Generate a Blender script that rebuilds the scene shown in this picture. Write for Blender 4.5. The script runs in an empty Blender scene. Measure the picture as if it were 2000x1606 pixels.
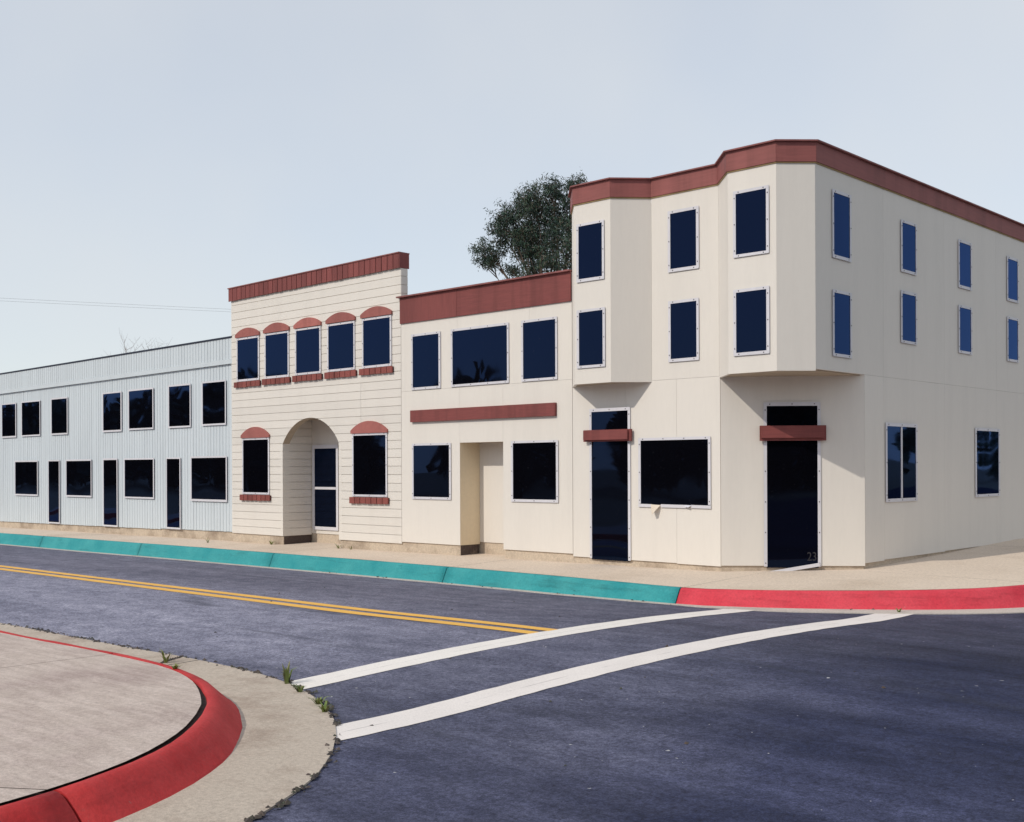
import bpy, bmesh, math, random
from mathutils import Vector, Matrix, noise
R = math.radians
rnd = random.Random(7)
scene = bpy.context.scene
col = scene.collection

# ------------------------------------------------------------------ camera
EYE = 1.76
YAW, ROLL = -0.7594480, -0.0042451
cam_d = bpy.data.cameras.new('camera')
cam = bpy.data.objects.new('camera', cam_d)
col.objects.link(cam)
fw = Vector((math.sin(YAW), math.cos(YAW), 0))
rt = Vector((math.cos(YAW), -math.sin(YAW), 0))
up = Vector((0, 0, 1))
r2 = rt*math.cos(ROLL) + up*math.sin(ROLL)
u2 = -rt*math.sin(ROLL) + up*math.cos(ROLL)
M = Matrix((r2, u2, -fw)).transposed().to_4x4()
M.translation = Vector((0, 0, EYE))
cam.matrix_world = M
cam_d.sensor_width = 36
cam_d.sensor_fit = 'HORIZONTAL'
cam_d.lens = 2248.88*36/2000
cam_d.shift_x = (1000-995.0)/2000
cam_d.shift_y = (913.08-803)/2000
cam_d.clip_start = .05
cam_d.clip_end = 6000
scene.camera = cam

# ------------------------------------------------------------------ light
SUN_DIR = Vector((0.146, 0.760, -0.632)).normalized()      # the way the light travels
to_sun = -SUN_DIR
elev = math.asin(to_sun.z)
azim = math.atan2(to_sun.x, to_sun.y)                      # clockwise from +Y
world = bpy.data.worlds.new('World')
scene.world = world
world.use_nodes = True
wn = world.node_tree
wn.nodes.clear()
sky = wn.nodes.new('ShaderNodeTexSky')
sky.sky_type = 'NISHITA'
sky.sun_disc = False
sky.sun_elevation = elev
sky.sun_rotation = azim
sky.altitude = 0
sky.air_density = 1.0
sky.dust_density = 0.3
sky.ozone_density = 2.5
bg = wn.nodes.new('ShaderNodeBackground')
bg.inputs['Strength'].default_value = 0.15
wo = wn.nodes.new('ShaderNodeOutputWorld')
veil = wn.nodes.new('ShaderNodeMix')                        # thin high haze over the whole sky
veil.data_type = 'RGBA'
cn = wn.nodes.new('ShaderNodeTexNoise')                     # the haze is a little uneven
cn.inputs['Scale'].default_value = 2.2
cn.inputs['Detail'].default_value = 4
ctc = wn.nodes.new('ShaderNodeTexCoord')
wn.links.new(ctc.outputs['Generated'], cn.inputs['Vector'])
cm = wn.nodes.new('ShaderNodeMapRange')
cm.inputs[1].default_value = .3
cm.inputs[2].default_value = .7
cm.inputs[3].default_value = .62
cm.inputs[4].default_value = .86
wn.links.new(cn.outputs['Fac'], cm.inputs[0])
wn.links.new(cm.outputs[0], veil.inputs[0])
veil.inputs[7].default_value = (4.60, 4.72, 4.78, 1)
wn.links.new(sky.outputs[0], veil.inputs[6])
wn.links.new(veil.outputs[2], bg.inputs['Color'])
wn.links.new(bg.outputs[0], wo.inputs['Surface'])

sun_d = bpy.data.lights.new('sun', 'SUN')
sun_d.energy = 2.15
sun_d.angle = R(0.6)
sun_d.color = (1.0, .93, .83)
sun = bpy.data.objects.new('sun', sun_d)
sun.rotation_euler = SUN_DIR.to_track_quat('-Z', 'Y').to_euler()
sun.location = (-10, -30, 40)
col.objects.link(sun)

scene.view_settings.view_transform = 'Standard'
scene.view_settings.look = 'None'
scene.view_settings.gamma = 1
scene.view_settings.use_curve_mapping = False
scene.view_settings.exposure = 0.13
scene.render.engine = 'CYCLES'

# ------------------------------------------------------------------ materials
class NT:
    def __init__(s, name):
        s.m = bpy.data.materials.new(name)
        s.m.use_nodes = True
        s.t = s.m.node_tree
        s.n = s.t.nodes
        s.b = s.n['Principled BSDF']
        s.tc = s.n.new('ShaderNodeTexCoord')
    def link(s, a, b): s.t.links.new(a, b)
    def map(s, scale=(1, 1, 1), src='Object', rot=(0, 0, 0)):
        mp = s.n.new('ShaderNodeMapping')
        mp.inputs['Scale'].default_value = scale
        mp.inputs['Rotation'].default_value = rot
        s.link(s.tc.outputs[src], mp.inputs['Vector'])
        return mp.outputs[0]
    def noise(s, scale, detail=3, rough=.55, vec=None, dist=0):
        n = s.n.new('ShaderNodeTexNoise')
        n.inputs['Scale'].default_value = scale
        n.inputs['Detail'].default_value = detail
        n.inputs['Roughness'].default_value = rough
        n.inputs['Distortion'].default_value = dist
        s.link(vec if vec else s.tc.outputs['Object'], n.inputs['Vector'])
        return n.outputs['Fac']
    def ramp(s, fac, stops):
        r = s.n.new('ShaderNodeValToRGB')
        e = r.color_ramp.elements
        while len(e) < len(stops): e.new(.5)
        for k, (p, c) in zip(e, stops):
            k.position = p
            k.color = (*c, 1) if len(c) == 3 else c
        s.link(fac, r.inputs[0])
        return r.outputs[0]
    def mix(s, fac, a, b, mode='MIX'):
        x = s.n.new('ShaderNodeMix')
        x.data_type = 'RGBA'
        x.blend_type = mode
        for v, i in ((fac, 0), (a, 6), (b, 7)):
            if isinstance(v, (int, float)): x.inputs[i].default_value = v
            elif isinstance(v, tuple): x.inputs[i].default_value = (*v, 1)
            else: s.link(v, x.inputs[i])
        return x.outputs[2]
    def math(s, op, a, b=0.0):
        x = s.n.new('ShaderNodeMath')
        x.operation = op
        for v, i in ((a, 0), (b, 1)):
            if isinstance(v, (int, float)): x.inputs[i].default_value = v
            else: s.link(v, x.inputs[i])
        return x.outputs[0]
    def rand(s):
        o = s.n.new('ShaderNodeObjectInfo')
        return o.outputs['Random']
    def bump(s, h, strength, dist):
        b = s.n.new('ShaderNodeBump')
        b.inputs['Strength'].default_value = strength
        b.inputs['Distance'].default_value = dist
        s.link(h, b.inputs['Height'])
        s.link(b.outputs[0], s.b.inputs['Normal'])
    def col(s, c):
        if isinstance(c, tuple): s.b.inputs['Base Color'].default_value = (*c, 1)
        else: s.link(c, s.b.inputs['Base Color'])
    def rough(s, v): s.b.inputs['Roughness'].default_value = v

def sc(c, k): return tuple(min(1, x*k) for x in c)

def mat_paint(name, c, grain=(1, 1, 1), var=.05, rough=.6, gs=14, wear=None, spec=.35, rv=.05, bumpd=.0012):
    t = NT(name)
    big = t.noise(.9, 4, .6)
    fine = t.noise(gs, 5, .62, t.map(grain))
    a = t.ramp(big, [(.3, sc(c, 1-var)), (.7, sc(c, 1+var*.6))])
    b = t.mix(.5, a, t.ramp(fine, [(.28, sc(c, 1-var*1.6)), (.62, sc(c, 1+var*.5))]), 'MIX')
    st = t.noise(2.3, 5, .6, t.map((1.3, 1.3, .12)))          # faint rain streaks
    b = t.mix(.5, b, t.ramp(st, [(.36, (1-var*2.4,)*3), (.52, (1, 1, 1))]), 'MULTIPLY')
    rr = t.rand()
    k = t.ramp(rr, [(0, (1-rv,)*3), (1, (1.0,)*3)])
    b = t.mix(1.0, b, k, 'MULTIPLY')
    if wear:
        w = t.noise(5.0, 8, .7, t.map(grain))
        b = t.mix(t.ramp(w, [(.66, (0, 0, 0)), (.72, (.75,)*3)]), b, wear)
    t.col(b)
    t.rough(rough)
    t.b.inputs['Specular IOR Level'].default_value = spec
    t.bump(fine, .6, bumpd)
    return t.m

CREAM = (.735, .69, .63)
M_cream = mat_paint('cream_painted_plywood', CREAM, (1.6, 1.6, .35), .022, rv=.03, bumpd=.0006)
M_cream_side = M_cream
M_creamb = mat_paint('cream_painted_siding', (.74, .695, .635), (.3, 1, 1.6), .025, rv=.06)
M_blue = mat_paint('pale_blue_painted_siding', (.60, .655, .69), (1.6, 1.6, .2), .04, rv=.05)
M_red_v = mat_paint('red_brown_stain_vertical', (.245, .066, .060), (3, 3, .25), .16, .65, 12, rv=.18)
M_red_h = mat_paint('red_brown_stain_horizontal', (.225, .060, .055), (.22, .22, 3), .2, .65, 12, wear=(.27, .095, .085), rv=.06)
M_red_c = mat_paint('faded_red_brown_stain', (.285, .092, .084), (.22, .22, 3), .15, .65, 12, wear=(.31, .13, .12), rv=.06)
M_brick = mat_paint('red_brown_sill_paint', (.27, .075, .062), (1, 1, 1), .15, .7, 18, rv=.22)
M_lint = mat_paint('faded_red_lintel_paint', (.43, .145, .125), (1, 1, 1), .12, .7, 14, rv=.30)
M_cap = mat_paint('weathered_red_cap', (.27, .10, .095), (.3, .3, 2), .2, .7, 12)
M_darkcap = mat_paint('dark_metal_edge', (.02, .025, .05), (1, 1, 1), .2, .5)
M_strip = mat_paint('white_painted_batten', (.68, .665, .70), (1, 1, 1), .04, .5, rv=.08)
M_screw = mat_paint('rusty_screw', (.07, .058, .058), (1, 1, 1), .3, .5)
M_rawwood = mat_paint('raw_yellow_wood_edge', (.42, .29, .13), (.3, .3, 3), .25, .7)
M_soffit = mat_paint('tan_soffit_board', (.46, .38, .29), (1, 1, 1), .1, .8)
M_tan = mat_paint('tan_painted_reveal', (.80, .665, .47), (1, 1, 1), .05, .7)
M_film = mat_paint('peeling_paint_film', (.72, .62, .50), (1, 1, 1), .12, .6)
M_roof = mat_paint('grey_roof_felt', (.16, .16, .16), (1, 1, 1), .2, .9)
M_groove = mat_paint('dark_red_groove', (.05, .014, .014), (1, 1, 1), .2, .8)
M_wire = mat_paint('grey_cable', (.35, .36, .38), (1, 1, 1), .1, .6)
M_pole = mat_paint('weathered_pole_wood', (.16, .12, .09), (3, 3, .2), .3, .9)

def mat_pane():
    t = NT('black_acrylic_sheet')
    n4 = t.n.new('ShaderNodeTexNoise')
    n4.noise_dimensions = '4D'
    n4.inputs['Scale'].default_value = .85
    n4.inputs['Detail'].default_value = .6
    t.link(t.tc.outputs['Object'], n4.inputs['Vector'])
    t.link(t.math('MULTIPLY', t.rand(), 37.0), n4.inputs['W'])
    dust = t.noise(55, 2, .5)
    smear = t.noise(2.2, 4, .6, t.map((1, 1, .35)))
    c = t.mix(t.ramp(dust, [(.765, (0, 0, 0)), (.80, (1, 1, 1))]), (.0022, .0022, .0038), (.10, .10, .12))
    t.col(c)
    t.rough(.9)
    t.b.inputs['Specular IOR Level'].default_value = 0
    bp = t.n.new('ShaderNodeBump')
    bp.inputs['Strength'].default_value = 1.0
    bp.inputs['Distance'].default_value = .014
    t.link(n4.outputs['Fac'], bp.inputs['Height'])
    gl = t.n.new('ShaderNodeBsdfGlossy')                    # blue-black film: its gloss is tinted
    gl.inputs['Color'].default_value = (.18, .37, 1.0, 1)
    t.link(t.ramp(smear, [(.35, (.012,)*3), (.75, (.05,)*3)]), gl.inputs['Roughness'])
    t.link(bp.outputs[0], gl.inputs['Normal'])
    fr = t.n.new('ShaderNodeFresnel')
    fr.inputs['IOR'].default_value = 1.44
    t.link(bp.outputs[0], fr.inputs['Normal'])
    mx = t.n.new('ShaderNodeMixShader')
    t.link(fr.outputs[0], mx.inputs[0])
    t.link(t.b.outputs[0], mx.inputs[1])
    t.link(gl.outputs[0], mx.inputs[2])
    t.link(mx.outputs[0], t.n['Material Output'].inputs['Surface'])
    return t.m
M_pane = mat_pane()

def mat_concrete(name, c, dirt, ds=.9, lo=.5, hi=.72, streak=None):
    t = NT(name)
    big = t.noise(ds, 6, .62)
    fine = t.noise(26, 6, .7)
    spk = t.noise(110, 2, .6)
    a = t.mix(t.ramp(big, [(lo, (0, 0, 0)), (hi, (1, 1, 1))]), c, dirt)
    a = t.mix(.55, a, t.ramp(fine, [(.3, (.55, .55, .55)), (.65, (1.12, 1.12, 1.12))]), 'MULTIPLY')
    a = t.mix(.5, a, t.ramp(spk, [(.3, (.6, .6, .6)), (.6, (1.1, 1.1, 1.1))]), 'MULTIPLY')
    if streak:
        st = t.noise(3.0, 5, .6, t.map(streak))
        a = t.mix(.5, a, t.ramp(st, [(.42, (.72, .70, .68)), (.6, (1, 1, 1))]), 'MULTIPLY')
    t.col(a)
    t.rough(.9)
    t.b.inputs['Specular IOR Level'].default_value = .2
    t.bump(fine, .7, .006)
    return t.m
M_walk = mat_concrete('warm_sidewalk_concrete', (.70, .585, .475), (.56, .45, .35), .55, .48, .8)
M_walk2 = mat_concrete('grey_pink_sidewalk_concrete', (.58, .49, .44), (.46, .37, .34), .9, .45, .7, (.6, 3.5, 1))
M_gutter = mat_concrete('gutter_concrete', (.50, .43, .36), (.33, .26, .21), 1.6, .5, .75)
M_gutterf = mat_concrete('pale_gutter_concrete', (.56, .51, .46), (.42, .37, .33), 1.6, .5, .75)
M_plinth = mat_concrete('stained_foundation_concrete', (.60, .50, .39), (.30, .225, .17), 1.7, .46, .74)
M_plinthd = mat_concrete('shaded_stained_foundation_concrete', (.10, .075, .068), (.24, .19, .15), 3.0, .55, .7)  # dark stain, with the shade of the recesses painted into the colour
M_soil = mat_concrete('dry_soil', (.33, .27, .19), (.22, .19, .11), .35, .4, .65)
M_joint = mat_concrete('dark_joint_dirt', (.06, .045, .04), (.03, .025, .02), 5)

def mat_kerb(name, c, c2, chip):
    t = NT(name)
    big = t.noise(1.6, 5, .65)
    fine = t.noise(34, 5, .7)
    ch = t.noise(9, 6, .72)
    a = t.ramp(big, [(.3, c), (.72, c2)])
    a = t.mix(.45, a, t.ramp(fine, [(.3, (.6, .6, .6)), (.62, (1.1, 1.1, 1.1))]), 'MULTIPLY')
    a = t.mix(t.ramp(ch, [(.64, (0, 0, 0)), (.70, (.9,)*3)]), a, chip)
    scuff = t.noise(1.5, 6, .68, t.map((.5, .5, 5)))
    a = t.mix(t.ramp(scuff, [(.54, (0, 0, 0)), (.72, (.6,)*3)]), a, t.mix(1.0, a, (.48, .46, .46), 'MULTIPLY'))
    bare = t.noise(5.5, 8, .75)
    a = t.mix(t.ramp(bare, [(.69, (0, 0, 0)), (.72, (1, 1, 1))]), a, (.44, .40, .36))
    t.col(a)
    t.rough(.75)
    t.b.inputs['Specular IOR Level'].default_value = .3
    t.bump(fine, .8, .006)
    return t.m
M_teal = mat_kerb('teal_kerb_paint', (.016, .255, .275), (.055, .34, .345), (.02, .16, .17))
M_redk = mat_kerb('red_kerb_paint', (.60, .038, .062), (.66, .075, .10), (.38, .025, .03))
M_redn = mat_kerb('worn_red_kerb_paint', (.40, .016, .018), (.52, .05, .05), (.30, .12, .11))

def mat_asphalt():
    t = NT('worn_blue_grey_asphalt')
    sep = t.n.new('ShaderNodeSeparateXYZ')
    t.link(t.tc.outputs['Object'], sep.inputs[0])
    big = t.noise(.35, 5, .6)
    lane = t.noise(1.0, 5, .62, t.map((.14, 1.1, 1)))
    mid = t.noise(4.5, 4, .6, t.map((.6, 1, 1)))
    agg = t.noise(80, 3, .8)
    agg2 = t.noise(24, 6, .8)
    # the crossing's recent paving is darker, with lens vignetting also painted into its tone
    k = t.math('ADD', sep.outputs[0], t.math('MULTIPLY', t.math('SUBTRACT', big, .5), 7.0))
    newer_vignette = t.n.new('ShaderNodeMapRange')
    newer_vignette.inputs[1].default_value = -13.5
    newer_vignette.inputs[2].default_value = -3.6
    t.link(k, newer_vignette.inputs[0])
    old = t.ramp(lane, [(.33, (.182, .188, .256)), (.66, (.280, .286, .370))])
    new = t.ramp(lane, [(.33, (.012, .017, .050)), (.68, (.050, .058, .118))])
    a = t.mix(newer_vignette.outputs[0], old, new)
    # the far lane is the more travelled and dirtier one
    yl = t.n.new('ShaderNodeMapRange')
    yl.inputs[1].default_value = 9.3
    yl.inputs[2].default_value = 11.2
    t.link(t.math('ADD', sep.outputs[1], t.math('MULTIPLY', t.math('SUBTRACT', lane, .5), 2.5)), yl.inputs[0])
    a = t.mix(t.math('MULTIPLY', yl.outputs[0], .8), a, t.mix(1.0, a, (.50, .49, .52), 'MULTIPLY'))
    a = t.mix(.6, a, t.ramp(mid, [(.35, (.55, .55, .60)), (.66, (1.28, 1.26, 1.22))]), 'MULTIPLY')
    a = t.mix(.85, a, t.ramp(agg2, [(.36, (.42, .42, .45)), (.5, (1, 1, 1)), (.64, (1.65, 1.6, 1.55))]), 'MULTIPLY')
    a = t.mix(.8, a, t.ramp(agg, [(.34, (.45, .45, .48)), (.5, (1, 1, 1)), (.66, (1.7, 1.66, 1.6))]), 'MULTIPLY')
    # oil marks and skid streaks along the lanes
    oil = t.noise(1.1, 3, .5, t.map((.22, 1.3, 1)), .6)
    a = t.mix(t.ramp(oil, [(.62, (0, 0, 0)), (.74, (.55,)*3)]), a, (.030, .033, .050))
    # pale stones and paint flecks
    fl = t.noise(13, 2, .5)
    a = t.mix(t.ramp(fl, [(.765, (0, 0, 0)), (.775, (1, 1, 1))]), a, (.45, .45, .47))
    t.col(a)
    t.rough(.88)
    t.b.inputs['Specular IOR Level'].default_value = .25
    t.bump(t.math('ADD', agg2, agg), .8, .008)
    return t.m
M_asphalt = mat_asphalt()

def mat_line(name, c, centre=None):
    t = NT(name)
    fine = t.noise(60, 4, .7)
    big = t.noise(1.3, 5, .6)
    chip = t.noise(10, 7, .75)
    a = t.ramp(big, [(.3, sc(c, .9)), (.7, c)])
    a = t.mix(.5, a, t.ramp(fine, [(.3, (.7, .7, .7)), (.6, (1.05, 1.05, 1.05))]), 'MULTIPLY')
    a = t.mix(t.ramp(chip, [(.655, (0, 0, 0)), (.72, (.8,)*3)]), a, (.16, .16, .18))
    if centre is not None:                       # hairline seam between the two passes of paint
        sep = t.n.new('ShaderNodeSeparateXYZ')
        t.link(t.tc.outputs['Object'], sep.inputs[0])
        w = t.math('MULTIPLY', t.math('SUBTRACT', t.noise(.9, 3, .5), .5), .05)
        d = t.math('ABSOLUTE', t.math('ADD', t.math('SUBTRACT', sep.outputs[0], centre), w))
        s = t.ramp(d, [(0.0, (.55,)*3), (.012, (0, 0, 0))])
        br = t.ramp(t.noise(2.5, 3, .5), [(.45, (0, 0, 0)), (.6, (1, 1, 1))])
        a = t.mix(t.mix(1.0, s, br, 'MULTIPLY'), a, (.22, .20, .20))
    t.col(a)
    t.rough(.75)
    t.bump(fine, .6, .003)
    return t.m
M_yellow = mat_line('yellow_road_paint', (.82, .46, .085))
M_white1 = mat_line('white_road_paint', (.82, .775, .73), -8.61)
M_white2 = mat_line('white_road_paint_second', (.79, .735, .70), -6.80)

def mat_leaf(name, cs, rough=.5, trans=.25):
    t = NT(name)
    n = t.noise(.9, 3, .6)
    geo = t.n.new('ShaderNodeNewGeometry')
    a = t.ramp(geo.outputs['Random Per Island'], [(i/(len(cs)-1), c) for i, c in enumerate(cs)])
    a = t.mix(.7, a, t.ramp(n, [(.35, (.6, .65, .7)), (.65, (1.2, 1.15, 1.05))]), 'MULTIPLY')
    t.col(a)
    t.rough(rough)
    t.b.inputs['Specular IOR Level'].default_value = .4
    return t.m
M_euc = mat_leaf('eucalyptus_leaf', [(.016, .044, .034), (.045, .092, .058), (.034, .068, .066), (.09, .066, .05), (.06, .115, .062)])
M_wood = mat_leaf('far_wood_leaf', [(.02, .035, .018), (.035, .055, .025), (.045, .06, .03)])
M_weed = mat_leaf('weed_blade', [(.10, .16, .03), (.16, .22, .05), (.20, .18, .07)])
M_bark = mat_paint('eucalyptus_bark', (.13, .095, .075), (3, 3, .3), .35, .9)
M_twig = mat_paint('bare_grey_twig', (.58, .55, .56), (3, 3, .3), .2, .9)
M_litter = mat_leaf('edge_litter', [(.05, .035, .03), (.03, .026, .024), (.08, .055, .045), (.045, .05, .03)])
M_number = mat_paint('faint_grey_stencil', (.030, .028, .033), (1, 1, 1), .6, .7, 30)

# ------------------------------------------------------------------ object helpers
def obj(name, me, mat, parent=None, **props):
    o = bpy.data.objects.new(name, me)
    if mat and not me.materials: me.materials.append(mat)
    col.objects.link(o)
    if parent is not None:
        o.parent = parent
        top = parent
        T = Matrix.Identity(4)
        while top is not None:
            if top.parent is None: T = Matrix.Translation(top.location)
            top = top.parent
        if parent.parent is None: o.matrix_parent_inverse = T.inverted()
    for k, v in props.items(): o[k] = v
    return o

def mesh(name, vs, fs):
    me = bpy.data.meshes.new(name)
    me.from_pydata([tuple(v) for v in vs], [], fs)
    me.update()
    return me

def thing(name, label, cat, loc=(0, 0, 0), group=None):
    o = bpy.data.objects.new(name, None)
    o.empty_display_size = .3
    o.location = loc
    col.objects.link(o)
    o['label'] = label
    o['category'] = cat
    if group: o['group'] = group
    return o

U = 1.6                                        # metres in one survey unit
def P(x, y, z): return Vector((x*U, y*U, z*U + EYE))

class Face:
    """a vertical face: origin a, direction towards b, outward normal to the viewer's side"""
    def __init__(s, a, b, h0=0., k=0., hk=0.):
        a, b = Vector(a), Vector(b)
        s.d = (b-a).normalized()
        s.n = Vector((s.d.y, -s.d.x))
        s.a = a - s.d*h0
        s.k, s.hk = k, hk                      # slope of the courses
    def at(s, h, z, t=0.):
        q = s.a + s.d*h + s.n*t
        return P(q.x, q.y, z + s.k*(h-s.hk))

def prism(face, poly, t0, t1, name='slab'):
    """poly of (h, z) counter-clockwise as seen from outside, from depth t0 to t1 (outwards)"""
    n = len(poly)
    vs = [face.at(h, z, t0) for h, z in poly] + [face.at(h, z, t1) for h, z in poly]
    fs = [tuple(range(n, 2*n)), tuple(range(n-1, -1, -1))]
    for i in range(n):
        j = (i+1) % n
        fs.append((i, j, n+j, n+i))
    return mesh(name, vs, fs)

def rect(h0, h1, z0, z1): return [(h0, z0), (h1, z0), (h1, z1), (h0, z1)]

def part(parent, name, face, poly, t0, t1, mat, **pr):
    return obj(name, prism(face, poly, t0, t1, name), mat, parent, **pr)

def plan_prism(parent, name, pts, z0, z1, mat):
    """pts (x, y) in survey units, counter-clockwise from above"""
    n = len(pts)
    vs = [P(x, y, z0) for x, y in pts] + [P(x, y, z1) for x, y in pts]
    fs = [tuple(range(n, 2*n)), tuple(range(n-1, -1, -1))] + [(i, (i+1) % n, n+(i+1) % n, n+i) for i in range(n)]
    return obj(name, mesh(name, vs, fs), mat, parent)

def screws(parent, face, pts, t):
    vs, fs = [], []
    for h, z in pts:
        b = len(vs)
        for ring, (r, dt) in enumerate(((.0066, 0), (.0052, .003))):
            for i in range(6):
                a = i*math.pi/3
                vs.append(face.at(h+r*math.cos(a), z+r*math.sin(a), t+dt))
        for i in range(6):
            fs.append((b+i, b+(i+1) % 6, b+6+(i+1) % 6, b+6+i))
        fs.append(tuple(b+6+i for i in range(6)))
    o = obj('screw_heads', mesh('screw_heads', vs, fs), M_screw, parent)
    o['kind'] = 'stuff'
    return o

def spaced(a, b, n): return [a + (b-a)*i/(n-1) for i in range(n)]

def window(parent, face, h0, h1, z1, z0, w=.032, t=.008, sides='tblr', label=None, name='window', sk=True, jit=.004):
    """a black sheet screwed to the wall under white battens; h, z are the visible edges of the black"""
    j = lambda: rnd.uniform(-jit, jit)
    m = .006
    p = part(parent, name, face, [(h0-m, z0-m), (h1+m, z0-m), (h1+m, z1+m), (h0-m, z1+m)], t-.016, t, M_pane)
    if label: p['label'] = label
    a, b, c, d = w+j(), w+j(), w+j(), w+j()
    e = .0016
    T0, T1 = t+.0004, t+.0052
    o = w*.92
    ztop = z1 + (a if 't' in sides else 0)
    zbot = z0 - (b if 'b' in sides else 0)
    pts = []
    if 't' in sides:
        part(p, 'frame_strip', face, [(h0-c*.9, z1+j()*.4), (h1+d*.9, z1+j()*.4), (h1+d*.9, z1+a), (h0-c*.9, z1+a)], T0+.001, T1+.0008, M_strip)
        n = 2 if h1-h0 < .45 else 3
        if h1-h0 > .8: n = 4
        pts += [(h, z1+a*.5) for h in spaced(h0+.03, h1-.03, n)]
    if 'b' in sides:
        part(p, 'frame_strip', face, [(h0-c*.9, z0-b), (h1+d*.9, z0-b), (h1+d*.9, z0+j()*.4), (h0-c*.9, z0+j()*.4)], T0+.001, T1+.0008, M_strip)
        n = 2 if h1-h0 < .45 else 3
        if h1-h0 > .8: n = 4
        pts += [(h, z0-b*.5) for h in spaced(h0+.03, h1-.03, n)]
    n = 3 if z1-z0 < .9 else 6
    if 'l' in sides:
        part(p, 'frame_strip', face, rect(h0-c, h0, zbot+e*3, ztop-e*3), T0, T1, M_strip)
        pts += [(h0-c*.5, z) for z in spaced(z0+.04, z1-.04, n)]
    if 'r' in sides:
        part(p, 'frame_strip', face, rect(h1, h1+d, zbot+e*3, ztop-e*3), T0, T1, M_strip)
        pts += [(h1+d*.5, z) for z in spaced(z0+.04, z1-.04, n)]
    if sk: screws(p, face, pts, T1+.0012)
    return p

# ------------------------------------------------------------------ ground levels (metres)
XS = [-3000, -60, -28.7, -17.7, -12.2, -9.7, -7, 0, 60, 3000]
ZS = [-2.40, -2.40, -2.19, -2.095, -2.045, -2.0, -1.968, -1.94, -1.90, -1.90]
def interp(x):
    for i in range(len(XS)-1):
        if x <= XS[i+1]:
            f = (x-XS[i])/(XS[i+1]-XS[i])
            return ZS[i] + (ZS[i+1]-ZS[i])*f
    return ZS[-1]
def sst(a, b, x):
    t = max(0, min(1, (x-a)/(b-a)))
    return t*t*(3-2*t)
def road_z(x, y):
    v = max(-3, 1-((y-9.95)/3.75)**2)
    c = .05*(v+math.sqrt(v*v+.03))*(1-sst(-5.5, 2, x))
    return interp(x) + EYE + c
def walk_z(x, y):
    x = max(-60, min(20, x)); y = min(y, 24)
    return EYE - 1.718 + .0068*(x+10.4) + .025*(y-16)

def grid(name, xs, ys, fn, mat, parent=None):
    vs = [(x, y, fn(x, y)) for x in xs for y in ys]
    n = len(ys)
    fs = [(i*n+j, (i+1)*n+j, (i+1)*n+j+1, i*n+j+1) for i in range(len(xs)-1) for j in range(n-1)]
    o = obj(name, mesh(name, vs, fs), mat, parent)
    for p in o.data.polygons: p.use_smooth = True
    return o

def arange(a, b, s):
    n = int(round((b-a)/s))
    return [a + (b-a)*i/n for i in range(n+1)]

def ground_z(x, y):
    lo = interp(x) + EYE - .12
    if x > -9.3: return lo
    hi = walk_z(x, y) - .03
    return lo + (hi-lo)*sst(14.6, 17.0, y)
g = grid('ground', sorted(set([-3000, -900, -300, -150, -100] + arange(-60, -9.5, 4.0) + [-9.3, -9.2, -6, 0, 20, 60, 200, 900, 3000])),
         [-3000, -900, -200, -60, 0, 10, 14.0, 14.6, 15.2, 15.8, 16.4, 17, 20, 24, 40, 100, 300, 900, 3000], ground_z, M_soil)
g['kind'] = 'structure'
xs = sorted(set([-100, -80] + arange(-60, -30, 2.5) + arange(-30, 2, .5) + XS[2:8] + arange(2, 30, 4)))
ys = sorted(set(arange(-60, 4, 4) + arange(4, 16, .25) + arange(16, 100, 6)))
def road_fn(x, y): return road_z(x, y)
road = grid('road', xs, ys, road_fn, M_asphalt)
road['kind'] = 'structure'
# blank the asphalt that would run beneath the open ground behind the far pavement and the near one
bm = bmesh.new(); bm.from_mesh(road.data)
dead = [f for f in bm.faces if (f.calc_center_median().x < -9.8 and f.calc_center_median().y > 16.2) or (f.calc_center_median().x < -12 and f.calc_center_median().y < 3.6)]
bmesh.ops.delete(bm, geom=dead, context='FACES'); bm.to_mesh(road.data); bm.free()

# ---- painted lines, draped on the road
def road_strip(name, pts, w0, mat, lift=.005):
    """pts: list of (left point, right point)"""
    vs, fs = [], []
    for (a, b) in pts:
        for f in (0, .25, .5, .75, 1):
            x, y = a[0]+(b[0]-a[0])*f, a[1]+(b[1]-a[1])*f
            vs.append((x, y, road_z(x, y)+lift))
    for i in range(len(pts)-1):
        for k in range(4):
            q = i*5+k
            fs.append((q, q+1, q+6, q+5))
    me = mesh(name, vs, fs)
    bm = bmesh.new(); bm.from_mesh(me)
    bmesh.ops.recalc_face_normals(bm, faces=bm.faces)
    if sum(f.normal.z for f in bm.faces) < 0: bmesh.ops.reverse_faces(bm, faces=bm.faces)
    bm.to_mesh(me); bm.free()
    return obj(name, me, mat, road)
def jag(s): return rnd.uniform(-s, s)
def yline(ya0, ya1, yb0, yb1, end, lab):
    ps = []
    for x in arange(-60, end, .35):
        f = (x+20)/11.3
        f = max(-1.2, f)
        y0, y1 = ya0+(yb0-ya0)*f, ya1+(yb1-ya1)*f
        ps.append(((x, y0+jag(.006)), (x, y1+jag(.006))))
    o = road_strip('centre_line', ps, 0, M_yellow)
    o['label'] = lab
yline(10.11, 10.30, 9.91, 10.09, -8.80, 'far stripe of the double yellow centre line')
yline(9.79, 9.99, 9.60, 9.79, -8.82, 'near stripe of the double yellow centre line')
ps = [((-8.82+jag(.008), y), (-8.41+jag(.008), y)) for y in arange(6.17, 13.72, .2)]
ps[0] = ((-8.83, 6.27), (-8.41, 6.13)); ps[-1] = ((-8.84, 13.60), (-8.41, 13.76))
o = road_strip('crosswalk_line', ps, 0, M_white1, .005)
o['label'] = 'white crosswalk line at the end of the yellow lines'
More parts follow.
